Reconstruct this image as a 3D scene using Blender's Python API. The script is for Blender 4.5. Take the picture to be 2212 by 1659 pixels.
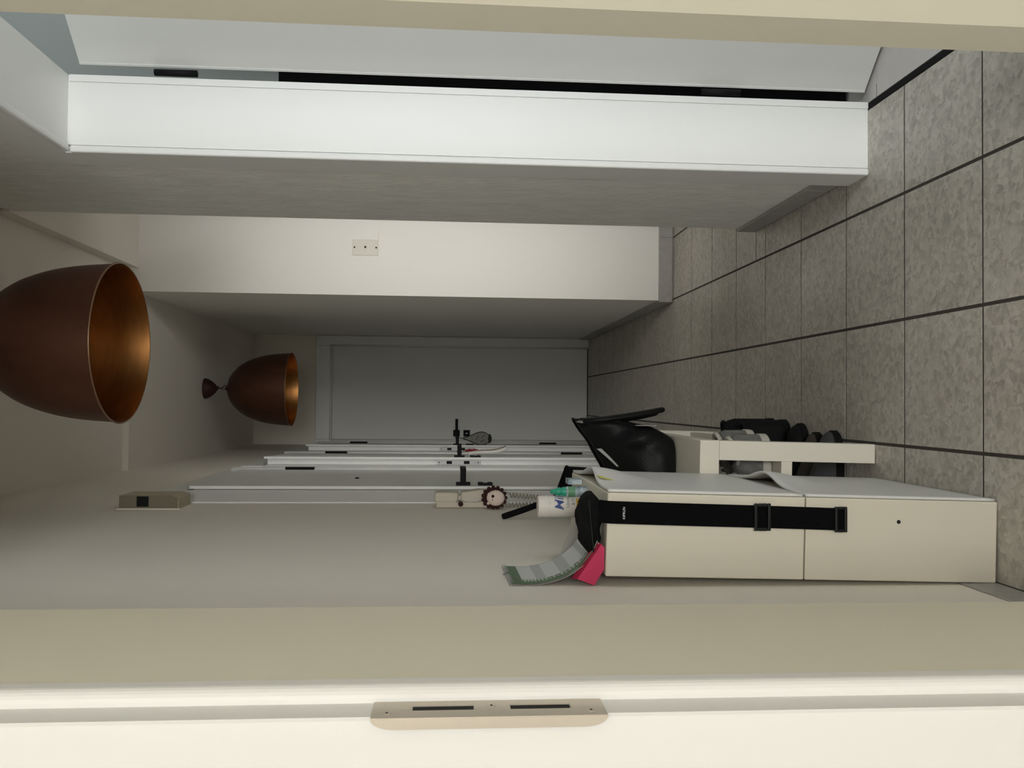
import bpy, math, random
from mathutils import Vector, Matrix, noise
random.seed(7)
S = bpy.context.scene
for o in list(bpy.data.objects): bpy.data.objects.remove(o)
C = S.collection

# ------------------------------------------------------------------ camera
PITCH, YAW, ROLL, F = 0.07222, 0.021975, 0.010556, 1857.6
cp, sp, cy, sy = math.cos(PITCH), math.sin(PITCH), math.cos(YAW), math.sin(YAW)
fw = Vector((sy*cp, cy*cp, -sp)); r0 = Vector((cy, -sy, 0)); u0 = r0.cross(fw)
rt = math.cos(ROLL)*r0 + math.sin(ROLL)*u0
up = -math.sin(ROLL)*r0 + math.cos(ROLL)*u0
cam = bpy.data.cameras.new('camera'); co = bpy.data.objects.new('camera', cam); C.objects.link(co)
cam.sensor_fit = 'HORIZONTAL'; cam.sensor_width = 36.0; cam.lens = F*36/2212; cam.clip_start = 0.02
# the phone was held on its side: picture-right is the world's down
m = Matrix.Identity(4)
for i, ax in enumerate((-up, rt, -fw)):
    for j in range(3): m[j][i] = ax[j]
m[2][3] = 1.1
co.matrix_world = m
S.camera = co

# ------------------------------------------------------------------ world, lights, exposure
w = bpy.data.worlds.new('world'); S.world = w; w.use_nodes = True
bg = w.node_tree.nodes['Background']; bg.inputs[0].default_value = (0.75, 0.85, 1, 1); bg.inputs[1].default_value = 0.05
def area(name, loc, target, sx, sy_, power, col):
    l = bpy.data.lights.new(name, 'AREA'); l.shape = 'RECTANGLE'; l.size = sx; l.size_y = sy_
    l.energy = power; l.color = col
    o = bpy.data.objects.new(name, l); C.objects.link(o); o.location = loc
    o.rotation_euler = (Vector(target)-Vector(loc)).to_track_quat('-Z', 'Y').to_euler()
    return o
area('assumed_right_window_light', (0.95, -5.10, 1.40), (0.2, 0.6, 1.15), 1.7, 1.6, 134, (1.0, 0.995, 0.975))  # unseen window assumed behind the camera from the light on the cabinet side
area('assumed_left_window_light', (-1.40, -5.10, 1.40), (0.2, 0.9, 1.15), 1.0, 1.6, 165, (0.98, 0.98, 0.97))  # second unseen window, assumed from light on the door jamb and niche wall
area('added_side_room_light', (1.42, -0.52, 1.25), (0.75, 2.2, 0.9), 0.9, 1.6, 33, (0.92, 0.965, 1.0))  # added to brighten the side-room door jamb; this wall backs onto another room
area('added_side_room_far_light', (3.34, 1.3, 1.40), (0.75, 1.7, 1.0), 1.4, 1.6, 16, (0.95, 0.98, 1.0))  # added light in front of a solid side-room wall, no window modelled there
na = area('niche_fill_light', (0.735, 3.16, 1.20), (0.64, 4.0, 1.20), 0.17, 1.7, 3.3, (1.0, 0.985, 0.95))  # added fill to brighten the niche wall
na.data.spread = math.radians(125)
S.view_settings.view_transform = 'Standard'; S.view_settings.look = 'None'
S.view_settings.exposure = 0.22; S.view_settings.gamma = 1; S.view_settings.use_curve_mapping = False
cyc = S.cycles
cyc.use_denoising = True; cyc.use_adaptive_sampling = True; cyc.adaptive_threshold = 0.10; cyc.adaptive_min_samples = 20
cyc.max_bounces = 5; cyc.diffuse_bounces = 4; cyc.glossy_bounces = 2; cyc.transmission_bounces = 2; cyc.transparent_max_bounces = 4
cyc.caustics_reflective = False; cyc.caustics_refractive = False

# ------------------------------------------------------------------ materials
def mat(name, col, rough=0.6, metal=0.0, bump=0.0, bscale=60, var=0.0, vscale=8, col2=None, stretch=None, spec=0.5, detail=6):
    m = bpy.data.materials.new(name); m.use_nodes = True
    nt = m.node_tree; b = nt.nodes['Principled BSDF']
    b.inputs['Base Color'].default_value = (*col, 1); b.inputs['Roughness'].default_value = rough
    b.inputs['Metallic'].default_value = metal
    b.inputs['Specular IOR Level'].default_value = spec
    geo = nt.nodes.new('ShaderNodeNewGeometry'); vec = geo.outputs['Position']
    if stretch:
        mp = nt.nodes.new('ShaderNodeMapping'); mp.inputs['Scale'].default_value = stretch
        nt.links.new(vec, mp.inputs['Vector']); vec = mp.outputs['Vector']
    if var > 0 or col2:
        n = nt.nodes.new('ShaderNodeTexNoise'); n.inputs['Scale'].default_value = vscale; n.inputs['Detail'].default_value = detail
        nt.links.new(vec, n.inputs['Vector'])
        rp = nt.nodes.new('ShaderNodeValToRGB'); rp.color_ramp.elements[0].position = 0.32; rp.color_ramp.elements[1].position = 0.68
        c2 = col2 or tuple(c*(1-var) for c in col)
        rp.color_ramp.elements[0].color = (*c2, 1); rp.color_ramp.elements[1].color = (*col, 1)
        nt.links.new(n.outputs['Fac'], rp.inputs['Fac']); nt.links.new(rp.outputs['Color'], b.inputs['Base Color'])
    if bump > 0:
        n2 = nt.nodes.new('ShaderNodeTexNoise'); n2.inputs['Scale'].default_value = bscale; n2.inputs['Detail'].default_value = 5
        nt.links.new(vec, n2.inputs['Vector'])
        bp = nt.nodes.new('ShaderNodeBump'); bp.inputs['Strength'].default_value = bump; bp.inputs['Distance'].default_value = 0.004
        nt.links.new(n2.outputs['Fac'], bp.inputs['Height']); nt.links.new(bp.outputs['Normal'], b.inputs['Normal'])
    return m
M = {}
M['paint'] = mat('white_wall_paint', (0.86, 0.815, 0.725), 0.85)
M['nichepaint'] = mat('white_niche_paint', (0.84, 0.82, 0.77), 0.85)
M['plaster'] = mat('rough_plaster', (0.90, 0.89, 0.84), 0.9, bump=0.6, bscale=70, var=0.10, vscale=26, stretch=(1, 1, 0.4))
M['ceil'] = mat('ceiling_paint', (0.84, 0.79, 0.71), 0.9)
M['frame'] = mat('white_lacquer', (0.80, 0.80, 0.77), 0.42)
M['leaf'] = mat('door_leaf_paint', (0.78, 0.79, 0.76), 0.7, spec=0.2)
M['cream'] = mat('cream_lacquer', (0.77, 0.735, 0.60), 0.5)
M['grout'] = mat('dark_grout', (0.055, 0.047, 0.040), 0.95, bump=0.3, bscale=200)
M['plinth'] = mat('plinth_tile', (0.40, 0.385, 0.36), 0.5, var=0.15, vscale=40)
M['plast_w'] = mat('white_plastic', (0.72, 0.68, 0.56), 0.45)
M['flap'] = mat('white_flap_plastic', (0.76, 0.76, 0.74), 0.4)
M['foil'] = mat('white_foil_board', (0.80, 0.765, 0.66), 0.5)
M['black'] = mat('black_metal', (0.006, 0.006, 0.0065), 0.6, spec=0.15)
M['blackplastic'] = mat('black_plastic', (0.008, 0.010, 0.0095), 0.45, spec=0.3)
M['webbing'] = mat('black_webbing', (0.0045, 0.0045, 0.005), 0.95, bump=0.6, bscale=900, spec=0.1)
M['cloth_black'] = mat('black_fabric', (0.006, 0.006, 0.0065), 0.9, bump=0.5, bscale=120, spec=0.15)
M['leather'] = mat('black_leather', (0.004, 0.0045, 0.005), 0.5, bump=0.25, bscale=160, spec=0.22)
M['copper_out'] = mat('dark_copper', (0.115, 0.045, 0.024), 0.45, metal=0.5, var=0.35, vscale=9, stretch=(1, 1, 0.35))
M['copper_in'] = mat('bright_copper', (0.66, 0.31, 0.10), 0.36, metal=1.0, var=0.18, vscale=14, stretch=(1, 1, 4))
M['rim'] = mat('copper_rim', (0.30, 0.17, 0.10), 0.35, metal=0.8)
M['rust'] = mat('rusty_brown', (0.055, 0.018, 0.012), 0.6, metal=0.3)
M['brass'] = mat('champagne_metal', (0.60, 0.54, 0.45), 0.38, metal=0.6, var=0.05, vscale=30)
M['steel'] = mat('steel', (0.40, 0.40, 0.39), 0.5, metal=0.6)
M['dark'] = mat('dark_void', (0.006, 0.006, 0.006), 0.9)
M['beige'] = mat('yellowed_plastic', (0.52, 0.46, 0.33), 0.55, var=0.12, vscale=18)
M['chimeside'] = mat('darker_brown_face', (0.17, 0.145, 0.095), 0.6)
M['phone'] = mat('ivory_plastic', (0.55, 0.50, 0.40), 0.45)
M['cord'] = mat('grey_beige_cord', (0.36, 0.33, 0.27), 0.55)
M['brown'] = mat('dark_brown_wool', (0.045, 0.012, 0.010), 0.95, bump=0.6, bscale=300)
M['pinkface'] = mat('pale_pink_plush', (0.80, 0.66, 0.58), 0.95, bump=0.4, bscale=300)
M['magenta'] = mat('magenta_card', (0.62, 0.025, 0.11), 0.55, var=0.06, vscale=40)
M['magenta_dark'] = mat('magenta_spine', (0.36, 0.012, 0.05), 0.6)
M['paper'] = mat('white_paper', (0.62, 0.64, 0.62), 0.7)
M['paper_grey'] = mat('grey_print', (0.46, 0.48, 0.47), 0.7)
M['paper_green'] = mat('green_print', (0.13, 0.20, 0.12), 0.7, var=0.15, vscale=60)
M['paper_lgreen'] = mat('pale_green_print', (0.28, 0.36, 0.24), 0.7, var=0.3, vscale=300)
M['greycard'] = mat('grey_card', (0.40, 0.385, 0.36), 0.6)
M['teal'] = mat('green_cap', (0.02, 0.30, 0.19), 0.4)
M['bluewhite'] = mat('pale_blue_label', (0.52, 0.60, 0.62), 0.5, col2=(0.10, 0.16, 0.22), vscale=60, detail=2)
M['tealgreen'] = mat('green_label', (0.12, 0.28, 0.16), 0.5)
M['blue'] = mat('blue_print', (0.02, 0.05, 0.22), 0.5)
M['greyprint'] = mat('grey_lettering', (0.22, 0.24, 0.25), 0.6)
M['yellow'] = mat('yellow_label', (0.60, 0.36, 0.04), 0.55, var=0.3, vscale=250)
M['note'] = mat('yellow_note', (0.75, 0.72, 0.16), 0.7)
M['white'] = mat('white_print', (0.8, 0.8, 0.8), 0.6)
M['ivorywhite'] = mat('matt_white_can', (0.74, 0.70, 0.64), 0.5)
M['plate'] = mat('switch_plate', (0.70, 0.68, 0.60), 0.5)
M['red'] = mat('red_fabric', (0.28, 0.015, 0.03), 0.9, bump=0.5, bscale=300)
M['tan'] = mat('tan_fabric', (0.26, 0.20, 0.15), 0.9)
M['whitefab'] = mat('white_fabric', (0.70, 0.69, 0.66), 0.9)
M['mesh'] = mat('grey_mesh', (0.26, 0.26, 0.23), 0.9, bump=0.5, bscale=200, var=0.3, vscale=90)
M['darkgreen'] = mat('dark_green_edge', (0.02, 0.025, 0.018), 0.9)
M['sole'] = mat('off_white_sole', (0.55, 0.52, 0.46), 0.7)
M['greyknit'] = mat('grey_knit', (0.20, 0.20, 0.19), 0.9, bump=0.6, bscale=350, var=0.35, vscale=60)
M['shoeblack'] = mat('black_shoe', (0.006, 0.006, 0.0065), 0.8, bump=0.3, bscale=120, spec=0.25)
M['shoegrey'] = mat('charcoal_shoe', (0.055, 0.055, 0.058), 0.85, bump=0.4, bscale=200)
M['shoebrown'] = mat('brown_shoe', (0.05, 0.038, 0.032), 0.8, bump=0.3, bscale=150)
M['rubber'] = mat('black_rubber', (0.008, 0.008, 0.008), 0.9, spec=0.2)
M['wardrobe'] = mat('black_wardrobe', (0.004, 0.004, 0.0045), 0.8, spec=0.1)
M['room'] = mat('room_wall_paint', (0.72, 0.71, 0.68), 0.9)
M['roomfloor'] = mat('room_floor', (0.40, 0.37, 0.32), 0.6)
M['sidewall'] = mat('side_room_paint', (0.46, 0.49, 0.47), 0.9)
M['pvc'] = mat('window_pvc', (0.8, 0.8, 0.8), 0.4)

def tile_mat(name, base, dark, light, rough):
    m = bpy.data.materials.new(name); m.use_nodes = True; nt = m.node_tree; b = nt.nodes['Principled BSDF']
    b.inputs['Roughness'].default_value = rough
    geo = nt.nodes.new('ShaderNodeNewGeometry'); oi = nt.nodes.new('ShaderNodeObjectInfo')
    ad = nt.nodes.new('ShaderNodeVectorMath'); ad.operation = 'MULTIPLY_ADD'
    ad.inputs[1].default_value = (1, 1, 1)
    sc = nt.nodes.new('ShaderNodeVectorMath'); sc.operation = 'SCALE'; sc.inputs['Scale'].default_value = 1.0
    cmb = nt.nodes.new('ShaderNodeCombineXYZ')
    mu = nt.nodes.new('ShaderNodeMath'); mu.operation = 'MULTIPLY'; mu.inputs[1].default_value = 37.0
    nt.links.new(oi.outputs['Random'], mu.inputs[0]); nt.links.new(mu.outputs[0], cmb.inputs[2])
    nt.links.new(geo.outputs['Position'], ad.inputs[0]); nt.links.new(cmb.outputs[0], ad.inputs[2])
    v = nt.nodes.new('ShaderNodeTexVoronoi'); v.inputs['Scale'].default_value = 85; v.feature = 'F1'
    v.inputs['Randomness'].default_value = 1.0
    nz = nt.nodes.new('ShaderNodeTexNoise'); nz.inputs['Scale'].default_value = 52; nz.inputs['Detail'].default_value = 3
    nl = nt.nodes.new('ShaderNodeTexNoise'); nl.inputs['Scale'].default_value = 5; nl.inputs['Detail'].default_value = 1
    # warp the cells so they read as cloudy mottling
    wv = nt.nodes.new('ShaderNodeVectorMath'); wv.operation = 'MULTIPLY_ADD'; wv.inputs[1].default_value = (0.03, 0.03, 0.03)
    nt.links.new(ad.outputs[0], nz.inputs['Vector']); nt.links.new(ad.outputs[0], nl.inputs['Vector'])
    nt.links.new(nz.outputs['Color'], wv.inputs[0]); nt.links.new(ad.outputs[0], wv.inputs[2]); nt.links.new(wv.outputs[0], v.inputs['Vector'])
    sep = nt.nodes.new('ShaderNodeSeparateColor'); nt.links.new(v.outputs['Color'], sep.inputs[0])
    mx = nt.nodes.new('ShaderNodeMath'); mx.operation = 'MULTIPLY_ADD'; mx.inputs[1].default_value = 0.45
    nt.links.new(sep.outputs[0], mx.inputs[0])
    m2 = nt.nodes.new('ShaderNodeMath'); m2.operation = 'MULTIPLY_ADD'; m2.inputs[1].default_value = 0.55; m2.inputs[2].default_value = 0.0
    nt.links.new(nz.outputs['Fac'], m2.inputs[0]); nt.links.new(m2.outputs[0], mx.inputs[2])
    m3 = nt.nodes.new('ShaderNodeMath'); m3.operation = 'MULTIPLY_ADD'; m3.inputs[1].default_value = 0.35
    nt.links.new(nl.outputs['Fac'], m3.inputs[0]); nt.links.new(mx.outputs[0], m3.inputs[2])
    rp = nt.nodes.new('ShaderNodeValToRGB'); e = rp.color_ramp.elements
    e[0].position = 0.36; e[0].color = (*dark, 1); e[1].position = 0.98; e[1].color = (*light, 1)
    e2 = rp.color_ramp.elements.new(0.66); e2.color = (*base, 1)
    nt.links.new(m3.outputs[0], rp.inputs['Fac']); nt.links.new(rp.outputs['Color'], b.inputs['Base Color'])
    return m
M['tile'] = tile_mat('grey_floor_tile', (0.47, 0.44, 0.385), (0.33, 0.31, 0.27), (0.585, 0.555, 0.495), 0.42)
M['tile_light'] = mat('pale_floor_tile', (0.62, 0.59, 0.57), 0.5, var=0.06, vscale=12)

# ------------------------------------------------------------------ mesh helpers
class MB:
    def __init__(s): s.v = []; s.f = []; s.mi = []
    def add(s, vs, fs, mi=0):
        n = len(s.v); s.v += [tuple(p) for p in vs]; s.f += [tuple(i+n for i in f) for f in fs]; s.mi += [mi]*len(fs); return s
    def box(s, x0, x1, y0, y1, z0, z1, mi=0):
        return s.add([(x0,y0,z0),(x1,y0,z0),(x1,y1,z0),(x0,y1,z0),(x0,y0,z1),(x1,y0,z1),(x1,y1,z1),(x0,y1,z1)],
                     [(0,3,2,1),(4,5,6,7),(0,1,5,4),(1,2,6,5),(2,3,7,6),(3,0,4,7)], mi)
    def prism(s, poly, a, b, axis='z', mi=0):
        n = len(poly)
        def P(p, t): return {'z': (p[0],p[1],t), 'y': (p[0],t,p[1]), 'x': (t,p[0],p[1])}[axis]
        vs = [P(p, a) for p in poly] + [P(p, b) for p in poly]
        fs = [tuple(range(n))[::-1], tuple(range(n, 2*n))] + [(i, (i+1) % n, n+(i+1) % n, n+i) for i in range(n)]
        return s.add(vs, fs, mi)
    def tube(s, pts, r, n=8, closed=False, mi=0):
        pts = [Vector(p) for p in pts]; k = len(pts)
        rs = r if isinstance(r, (list, tuple)) else [r]*k
        rings = []; ref = None
        for i, p in enumerate(pts):
            a = pts[i-1] if i > 0 else (pts[-1] if closed else p); b = pts[i+1] if i < k-1 else (pts[0] if closed else p)
            t = (b-a).normalized() if (b-a).length > 1e-9 else Vector((0,0,1))
            if ref is None:
                ref = Vector((0,0,1)) if abs(t.z) < 0.9 else Vector((1,0,0))
            u = t.cross(ref).normalized(); v = u.cross(t).normalized(); ref = v
            rings.append([p + rs[i]*(math.cos(2*math.pi*j/n)*u + math.sin(2*math.pi*j/n)*v) for j in range(n)])
        vs = [q for r_ in rings for q in r_]; fs = []
        for i in range(k if closed else k-1):
            i2 = (i+1) % k
            for j in range(n): fs.append((i*n+j, i*n+(j+1) % n, i2*n+(j+1) % n, i2*n+j))
        if not closed: fs += [tuple(range(n))[::-1], tuple((k-1)*n+j for j in range(n))]
        return s.add(vs, fs, mi)
    def lathe(s, prof, c, n=32, mi=0, cap=False):
        vs = []; fs = []; k = len(prof)
        for (r, z) in prof:
            for j in range(n):
                a = 2*math.pi*j/n; vs.append((c[0]+r*math.cos(a), c[1]+r*math.sin(a), c[2]+z))
        for i in range(k-1):
            for j in range(n): fs.append((i*n+j, i*n+(j+1) % n, (i+1)*n+(j+1) % n, (i+1)*n+j))
        if cap: fs += [tuple(range(n))[::-1], tuple((k-1)*n+j for j in range(n))]
        return s.add(vs, fs, mi)
    def ell(s, c, r, nu=14, nv=9, mi=0, f=None):
        vs = []; fs = []
        for i in range(nv+1):
            th = math.pi*i/nv
            for j in range(nu):
                a = 2*math.pi*j/nu; d = Vector((math.sin(th)*math.cos(a), math.sin(th)*math.sin(a), math.cos(th)))
                p = Vector((d.x*r[0], d.y*r[1], d.z*r[2]))
                if f: p = f(p, d)
                vs.append(Vector(c)+p)
        for i in range(nv):
            for j in range(nu): fs.append((i*nu+j, (i+1)*nu+j, (i+1)*nu+(j+1) % nu, i*nu+(j+1) % nu))
        return s.add(vs, fs, mi)
    def grid(s, fn, nu, nv, mi=None, wrap=False):
        vs = [fn(i/nu, j/nv) for i in range(nu+1) for j in range(nv+1)]; n0 = len(s.v)
        s.v += [tuple(p) for p in vs]
        for i in range(nu):
            for j in range(nv):
                a = n0+i*(nv+1)+j; s.f.append((a, a+nv+1, a+nv+2, a+1)); s.mi.append(mi((i+.5)/nu, (j+.5)/nv) if callable(mi) else (mi or 0))
        return s
    def build(s, name, mats, parent=None, smooth=False, bevel=0, seg=2, thick=0, sub=0, loc=None, auto=None):
        me = bpy.data.meshes.new(name); me.from_pydata([tuple(p) for p in s.v], [], s.f)
        if not isinstance(mats, (list, tuple)): mats = [mats]
        for mm in mats: me.materials.append(M[mm] if isinstance(mm, str) else mm)
        for p, k in zip(me.polygons, s.mi): p.material_index = k; p.use_smooth = smooth
        me.validate(); me.update()
        o = bpy.data.objects.new(name, me); C.objects.link(o)
        if loc is not None: o.location = loc
        if parent: o.parent = parent
        if thick: md = o.modifiers.new('solid', 'SOLIDIFY'); md.thickness = thick; md.offset = 0
        if bevel: md = o.modifiers.new('bevel', 'BEVEL'); md.width = bevel; md.segments = seg; md.limit_method = 'ANGLE'; md.angle_limit = math.radians(40)
        if sub: md = o.modifiers.new('sub', 'SUBSURF'); md.levels = sub; md.render_levels = sub
        return o
def tag(o, label=None, cat=None, group=None, kind=None):
    if label: o['label'] = label
    if cat: o['category'] = cat
    if group: o['group'] = group
    if kind: o['kind'] = kind
    return o
def empty(name, label=None, cat=None, loc=(0,0,0), rot=(0,0,0), group=None, kind=None):
    o = bpy.data.objects.new(name, None); C.objects.link(o); o.location = loc; o.rotation_euler = rot; o.empty_display_size = 0.05
    return tag(o, label, cat, group, kind)
def bx(name, mt, dims, parent=None, **k): return MB().box(*dims).build(name, mt, parent, **k)
def struct(o, label, cat): return tag(o, label, cat, kind='structure')
def copy_tree(o, parent=None):
    c = o.copy(); C.objects.link(c); c.parent = parent
    for ch in list(o.children): copy_tree(ch, c)
    return c
def text(name, body, size, mt, parent, mw, extrude=0.0002, bend=None, shear=0, off=0):
    cu = bpy.data.curves.new(name, 'FONT'); cu.body = body; cu.size = size; cu.extrude = extrude; cu.align_x = 'CENTER'; cu.align_y = 'CENTER'; cu.shear = shear; cu.offset = off
    t = bpy.data.objects.new(name+'_tmp', cu); C.objects.link(t)
    bpy.context.view_layer.update()
    me = bpy.data.meshes.new_from_object(t.evaluated_get(bpy.context.evaluated_depsgraph_get()))
    bpy.data.objects.remove(t); bpy.data.curves.remove(cu)
    for v in me.vertices:
        v.co = bend(v.co) if bend else mw @ v.co
    me.materials.clear(); me.materials.append(M[mt])
    o = bpy.data.objects.new(name, me); C.objects.link(o); o.parent = parent
    return o

# ------------------------------------------------------------------ setting: dimensions
XL, XLF = -0.355, -0.338          # left wall near / far face
XR, XN, XF = 0.635, 1.20, 0.515  # right wall near, niche side, far right wall
YE, YN0, YN1 = 6.80, 3.02, 4.195
Z1, Z2, Z3 = 2.64, 2.613, 2.582   # ceilings: near, far, niche
# floor ---------------------------------------------------------------
fl = struct(MB().box(-0.36, 0.84, 0.60, 6.86, -0.06, -0.0009).box(0.84, 1.22, 2.995, 4.2, -0.06, -0.0009).build('floor', 'grout'), 'grey mottled floor tiles with dark grout running down the hallway', 'floor')
T = 0.30824; gx = [0.5201-2*T-0.2583, 0.5201-2*T, 0.5201-T, 0.5201, 0.5201+T, 0.5201+2*T]
gy = [1.7031+T*j for j in range(-4, 18)]
regions = [(-0.352, 0.5201, 0.60, 6.80), (0.5201, 0.628, 0.91, 1.36), (0.5201, 0.784, 1.36, 2.195), (0.5201, 0.628, 2.195, 3.03), (0.5201, 1.195, 3.025, 4.19)]
GX, G = 0.0040, 0.0030; tmesh = None
for i in range(5):
    for j in range(len(gy)-1):
        cx0, cx1, cy0, cy1 = gx[i]+GX, gx[i+1]-GX, gy[j]+G, gy[j+1]-G
        parts = []
        for (a, b, c, d) in regions:
            x0, x1, y0, y1 = max(cx0, a), min(cx1, b), max(cy0, c), min(cy1, d)
            if x1-x0 > 0.012 and y1-y0 > 0.012: parts.append((x0, x1, y0, y1))
        if not parts: continue
        if len(parts) == 1 and abs(parts[0][1]-parts[0][0]-(T-2*GX)) < 1e-5 and abs(parts[0][3]-parts[0][2]-(T-2*G)) < 1e-5:
            if tmesh is None:
                h = T/2-G; hx_ = T/2-GX; o = MB().box(-hx_, hx_, -h, h, -0.009, 0).build('tile', 'tile', fl); tmesh = o
            else: o = tmesh.copy(); C.objects.link(o); o.parent = fl
            o.location = ((parts[0][0]+parts[0][1])/2, (parts[0][2]+parts[0][3])/2, 0)
        else:
            mb = MB()
            for p in parts: mb.box(*p, -0.009, 0)
            mb.build('tile', 'tile', fl)
# pale floor of the side room ------------------------------------------
f2 = struct(MB().box(0.80, 3.5, -0.62, 3.0, -0.06, -0.003).build('floor', 'grout'), 'pale plain floor tiles in the side room beyond the open door', 'floor')
gy2 = [2.1486+0.45*j for j in range(-6, 3)]; gx2 = [0.803, 1.25, 1.70, 2.15, 2.6, 3.05, 3.5]
for i in range(6):
    for j in range(8):
        y1 = min(gy2[j+1], 2.98)
        bx('tile', 'tile_light', (gx2[i]+0.002, gx2[i+1]-0.002, gy2[j]+0.002, y1-0.002, -0.009, 0.0), f2)
struct(bx('trim_1', 'rubber', (0.786, 0.802, 1.365, 2.19, -0.012, 0.0008)), 'dark joint strip between grey and pale floor tiles', 'threshold')
struct(MB().box(-2.4, 0.80, -5.3, 0.60, -0.06, 0).box(0.80, 3.3, -5.3, -0.72, -0.06, 0).build('floor', 'roomfloor'), 'floor of the room behind the photographer', 'floor')

# ceilings --------------------------------------------------------------
struct(bx('ceiling', 'ceil', (-0.5, XR, 0.86, YN1, Z1, Z1+0.12)), 'raised hallway ceiling above the big near copper lamp', 'ceiling')
struct(bx('ceiling', 'ceil', (-0.5, XF, YN1, 6.95, Z2, Z2+0.147)), 'lower hallway ceiling above the far copper lamp', 'ceiling')
struct(bx('ceiling', 'ceil', (XR-0.008, 1.35, 2.992, YN1+0.02, Z3, Z3+0.178)), 'dropped ceiling of the shallow niche', 'ceiling')
struct(bx('ceiling', 'sidewall', (XR+0.0, 3.5, -0.62, 2.99, 2.6, 2.72)), 'ceiling of the side room beyond the open door', 'ceiling')
struct(MB().box(-2.4, 0.62, -5.3, 0.86, 2.6, 2.72).box(0.62, 3.3, -5.3, -0.64, 2.6, 2.72).build('ceiling', 'ceil'), 'ceiling of the room behind the photographer', 'ceiling')

# left wall with three door openings ---------------------------------------
D = [(3.075, 3.80), (4.275, 5.00), (5.50, 6.225)]
mb = MB()
def wl(y0, y1, z0, z1, xa=XLF, xb=None):
    xb = xa if xb is None else xb
    mb.prism([(xa, y0), (xb, y1), (-0.50, y1), (-0.50, y0)], z0, z1)
wl(0.86, 2.2, 0, Z1, XL, XL); wl(2.2, 3.06, 0, Z1, XL, XLF)
prev = 3.06
for k, (a, b) in enumerate(D):
    if k: wl(prev, a-0.015, 0, Z1)
    wl(a-0.015, b+0.015, 2.02, Z1); prev = b+0.015
wl(prev, 6.95, 0, Z1)
struct(mb.build('wall_left', 'paint'), 'long white hallway wall with the cabinet, intercom and three doors', 'wall')
# right wall (near, with doorway), niche and far wall -------------------------
mb = MB()
mb.box(XR, 0.80, 0.86, 1.335, 0, Z1).box(XR, 0.80, 2.22, YN0, 0, Z1).box(XR, 0.80, 1.335, 2.22, 2.075, Z1)
struct(mb.build('wall_right', 'plaster'), 'rough grey-white plaster wall beside the open doorway', 'wall')
mb = MB().box(XF, 1.35, YN1, 6.95, 0, 2.76)
mb.box(XN, 1.35, 2.992, YN1, 0, Z3).box(0.80, XN, 2.992, YN0, 0, Z3)
struct(mb.build('wall_niche', 'nichepaint'), 'bright niche wall and darker far right wall past the switch plate', 'wall')
mb = MB().box(-0.36, -0.295-0.02, YE, 6.95, 0, Z2).box(0.453, 0.53, YE, 6.95, 0, Z2).box(-0.315, 0.453, YE, 6.95, 2.036, Z2)
struct(mb.build('wall_end', 'paint'), 'dim end wall of the hallway above the closed door', 'wall')

# wall with the doorway the photographer stands in -----------------------------
mb = MB().box(-2.4, -0.27, 0.64, 0.89, 0, 2.6).box(0.47, 0.84, 0.64, 0.86, 0, 2.6).box(-0.27, 0.47, 0.64, 0.86, 2.07, 2.72)
struct(mb.build('wall_front', 'room'), 'wall around the doorway the picture is taken from', 'wall')
t2 = empty('trim_2', 'near white door frame with rounded stop and metal strike plate', 'door frame', kind='structure')
prof = [(-0.33, 0.62), (-0.2262, 0.62), (-0.2242, 0.622), (-0.2242, 0.650)]
for k in range(7):
    a = math.pi/2*k/6; prof.append((-0.2242+0.0004+0.0108*math.sin(a), 0.650+0.011-0.011*math.cos(a)))
prof += [(-0.2130, 0.664)]
MB().prism([(p[0], p[1]) for p in prof]+[(-0.2130, 0.672), (-0.33, 0.672)], 0, 2.06).build('frame_stile', 'frame', t2, smooth=False)
MB().prism([(-0.2136, 0.672), (-0.2130, 0.9055), (-0.27, 0.9055), (-0.27, 0.672)], 0, 2.06).build('lining', 'cream', t2)
MB().prism([(0.3955, 0.907), (0.3955, 0.846), (0.4105, 0.795), (0.430, 0.74), (0.50, 0.74), (0.50, 0.907)], 0, 2.06).build('lining', 'cream', t2)
bx('frame_stile', 'frame', (0.45, 0.56, 0.62, 0.739, 0, 2.06), t2, bevel=0.003)
bx('frame_head', 'frame', (-0.33, 0.56, 0.62, 0.90, 2.06, 2.12), t2)
# strike plate: flat with two slots, a lip bent round the edge, three screws
sp_ = empty('strike_plate', None, None); sp_.parent = t2
xs = -0.2232; zt, zb = 1.1535, 0.984
mb = MB()
slots = [(1.0795, 1.1250), (1.0085, 1.0535)]
y0, y1, ya, yb = 0.616, 0.6495, 0.6305, 0.6405
zz = [zb, slots[1][0], slots[1][1], slots[0][0], slots[0][1], zt]
mb.box(xs-0.002, xs, y0, ya, zb, zt).box(xs-0.002, xs, yb, y1, zb, zt)
for k in (0, 2, 4): mb.box(xs-0.002, xs, ya, yb, zz[k], zz[k+1])
mb.build('plate', 'brass', sp_)
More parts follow.
